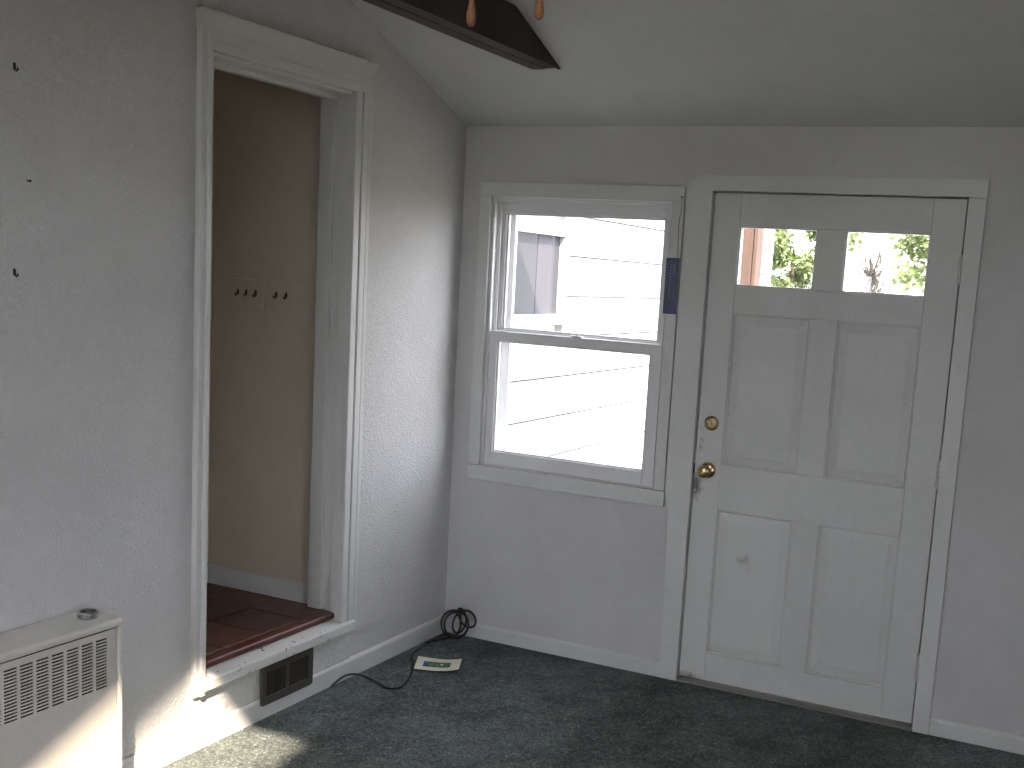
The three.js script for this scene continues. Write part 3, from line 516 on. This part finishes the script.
// ------------------------------------------------------------------ outdoors
const GY = -0.35;
{
  const gr = fbm(512, [[20, 1], [60, 0.8], [170, 0.8]]);
  solo('ground', bx(-40, 40, GY - 0.2, GY, -60, 30), new THREE.MeshStandardMaterial({ roughness: 1, map: tex(512, (i) => { const v = 0.42 + 0.4 * (gr[i] - 0.5); return [v * 1.02, v, v * 0.86]; }, 3, true) }), 'dry grassy ground outside the house', 'ground', S);
}
{ // own wing of the house: clapboards facing the window
  const X = -0.05, E = 0.216, zA = -5.1, m = new THREE.MeshStandardMaterial({ color: lin(0.48, 0.48, 0.48), roughness: 0.5 });
  const t = thing('wall_exterior', 'white clapboard wall of the house wing outside the window', 'house wall', [X, GY, -2.6], S);
  part(t, 'sheathing', bx(X - 0.16, X - 0.045, GY, 3.2, zA, -T - 0.005), m);
  const w = { z0: -0.30, z1: -1.115, y0: 1.452, y1: 1.86 };
  for (let k = -9; k < 8; k++) {
    const y = 1.547 + E * k; if (y < GY) continue;
    const cuts = y + E > w.y0 - 0.02 && y < w.y1 + 0.02 ? [[zA, w.z1 - 0.055], [w.z0 + 0.055, -T - 0.006]] : k % 3 ? [[zA, -2.2 - 0.37 * (k & 3)], [-2.2 - 0.37 * (k & 3) + 0.001, -T - 0.006]] : [[zA, -T - 0.006]];
    for (const [a, b] of cuts) part(t, 'clapboard', alongZ([[X, y + 0.0045], [X + 0.001, y + 0.008], [X - 0.006, y + E - 0.0045], [X - 0.045, y + E - 0.0045], [X - 0.045, y + 0.0045]], a, b), m);
  }
  part(t, 'corner_board', rb(X - 0.03, X + 0.014, GY, 3.2, zA - 0.01, zA + 0.09, 0.003), m);
  const f = part(t, 'window_frame', merge(rb(X - 0.03, X + 0.016, w.y0 - 0.055, w.y0, w.z1 - 0.055, w.z0 + 0.055, 0.003), rb(X - 0.03, X + 0.016, w.y1, w.y1 + 0.055, w.z1 - 0.055, w.z0 + 0.055, 0.003), rb(X - 0.03, X + 0.016, w.y0, w.y1, w.z1 - 0.055, w.z1, 0.003), rb(X - 0.03, X + 0.016, w.y0, w.y1, w.z0, w.z0 + 0.055, 0.003)), m);
  part(f, 'pane', bx(X - 0.021, X - 0.017, w.y0, w.y1, w.z1, w.z0), new THREE.MeshPhysicalMaterial({ color: lin(0.05, 0.054, 0.066), roughness: 0.06, metalness: 0, ior: 1.22 }), 'grey reflecting glass');
  part(f, 'curtain', rb(X - 0.017, X - 0.0145, w.y0, w.y1, -1.02, -0.86, 0.001), new THREE.MeshStandardMaterial({ color: lin(0.06, 0.06, 0.075), roughness: 0.8 }), 'pale curtain edge');
}
{
  const t = thing('porch_post', 'reddish brown porch post seen through the left door light', 'post', [1.06, GY, -0.85]);
  part(t, 'post', rb(1.012, 1.085, GY, 2.45, -0.9, -0.8, 0.004), M.porch);
  part(t, 'facing_board', rb(1.088, 1.106, GY, 2.45, -0.9, -0.805, 0.003), M.porch);
}
function foliage(n, cx, cy, cz, r, ry, s) {                          // leaves scattered in uneven clumps
  const pos = [], idx = [], clumps = Array.from({ length: 60 }, () => { const a = rr(0, 6.283), b = Math.acos(rr(-1, 1)), q = Math.cbrt(rr(0.25, 1)); return [Math.sin(b) * Math.cos(a) * r * q, Math.cos(b) * ry * q, Math.sin(b) * Math.sin(a) * r * q]; });
  for (let i = 0; i < n; i++) {
    const c = clumps[i % 60], k = r * 0.26, d = () => (rnd() + rnd() + rnd() - 1.5) * k;
    const o = V(cx + c[0] + d(), cy + c[1] + d() * 0.7, cz + c[2] + d()), u = V(rr(-1, 1), rr(-0.6, 0.6), rr(-1, 1)).normalize(), w = V(rr(-1, 1), rr(-1, 1), rr(-1, 1)).cross(u).normalize(), l = rr(0.6, 1.2) * s, b = pos.length / 3;
    for (const [e, f] of [[0, 0], [0.5, 0.32], [1, 0], [0.5, -0.32]]) pos.push(o.x + u.x * l * e + w.x * l * f, o.y + u.y * l * e + w.y * l * f + (f ? 0.06 * l : 0), o.z + u.z * l * e + w.z * l * f);
    idx.push(b, b + 1, b + 3, b + 1, b + 2, b + 3);
  }
  const g = new THREE.BufferGeometry(); g.setAttribute('position', new THREE.Float32BufferAttribute(pos, 3)); g.setIndex(idx); g.computeVertexNormals(); return g;
}
M.leaf = new THREE.MeshPhysicalMaterial({ color: lin(0.15, 0.20, 0.07), roughness: 0.8, transmission: 0.35, thickness: 0, side: THREE.DoubleSide });
M.bark = new THREE.MeshStandardMaterial({ color: lin(0.10, 0.08, 0.06), roughness: 0.9 });
function tree(label, x, z, yc, r, ry, n, s) {
  const t = thing('tree', label, 'tree', [x, GY, z], { group: 'trees beyond the front door' });
  const limbs = [tube([V(x, GY, z), V(x + 0.03, yc * 0.5, z), V(x, yc, z)], 0.018, 12, false, 8)];
  for (let k = 0; k < 6; k++) limbs.push(tube([V(x, yc - 0.5 + 0.1 * k, z), V(x + Math.cos(k * 2.1) * r * 0.35, yc - 0.2 + 0.12 * k, z + Math.sin(k * 2.1) * r * 0.35), V(x + Math.cos(k * 2.1) * r * 0.7, yc + 0.1 * k, z + Math.sin(k * 2.1) * r * 0.7)], 0.007, 8, false, 6));
  part(t, 'trunk', merge(limbs), M.bark);
  part(t, 'leaves', foliage(n, x, yc, z, r, ry, s), M.leaf).userData.kind = 'stuff';
}
tree('leafy green tree seen through the left door light', -0.68, -8.2, 2.1, 0.56, 0.95, 15000, 0.08);
tree('leafy green tree at the right edge of the right door light', 1.12, -7.6, 1.8, 0.58, 1.1, 7000, 0.08);
{ // bare shrub before the white house
  const x = 0.0, z = -9.2, t = thing('bare_shrub', 'thin twiggy grey shrub seen through the right door light', 'shrub', [x, GY, z]), g = [tube([V(x, GY, z), V(x, 0.8, z), V(x, 2.0, z)], 0.012, 8, false, 6)];
  for (let k = 0; k < 170; k++) { const y = rr(0.8, 1.9), a = rr(0, 6.283), l = rr(0.12, 0.36) * (1.05 - 0.5 * (y - 0.8)), u = Math.cos(a) * l, w = Math.sin(a) * l; g.push(tube([V(x, y, z), V(x + u * 0.5, y + 0.12, z + w * 0.5), V(x + u, y + 0.34 * rr(0.6, 1.1), z + w)], 0.005, 4, false, 4)); }
  part(t, 'twigs', merge(g), new THREE.MeshStandardMaterial({ color: lin(0.06, 0.055, 0.05), roughness: 0.9 }));
}
{ // white house across the way
  const z = -14, x0 = -1.2, x1 = 9, m = new THREE.MeshStandardMaterial({ color: lin(0.5, 0.5, 0.5), roughness: 0.6 }), pr = [];
  const t = thing('neighbour_house', 'white clapboard house seen through the right door light', 'house', [3.9, GY, z]);
  for (let k = 0; k < 34; k++) { const y = GY + k * 0.13; pr.push([z + 0.022, y], [z + 0.004, y + 0.128]); }
  part(t, 'wall', alongX([[z - 0.2, GY], ...pr, [z - 0.2, GY + 34 * 0.13]], x0, x1), m);
  part(t, 'downspout', rb(0.05, 0.13, 1.95, 4.0, z + 0.02, z + 0.09, 0.01), new THREE.MeshStandardMaterial({ color: lin(0.12, 0.12, 0.13), roughness: 0.5 }));
  part(t, 'roof', alongX([[z + 0.5, 4.0], [z + 0.5, 4.12], [z - 3, 5.8], [z - 6.4, 4.12], [z - 6.4, 4.0]], x0 - 0.3, x1 + 0.3), M.asphalt);
}

renderer.render(scene, camera);
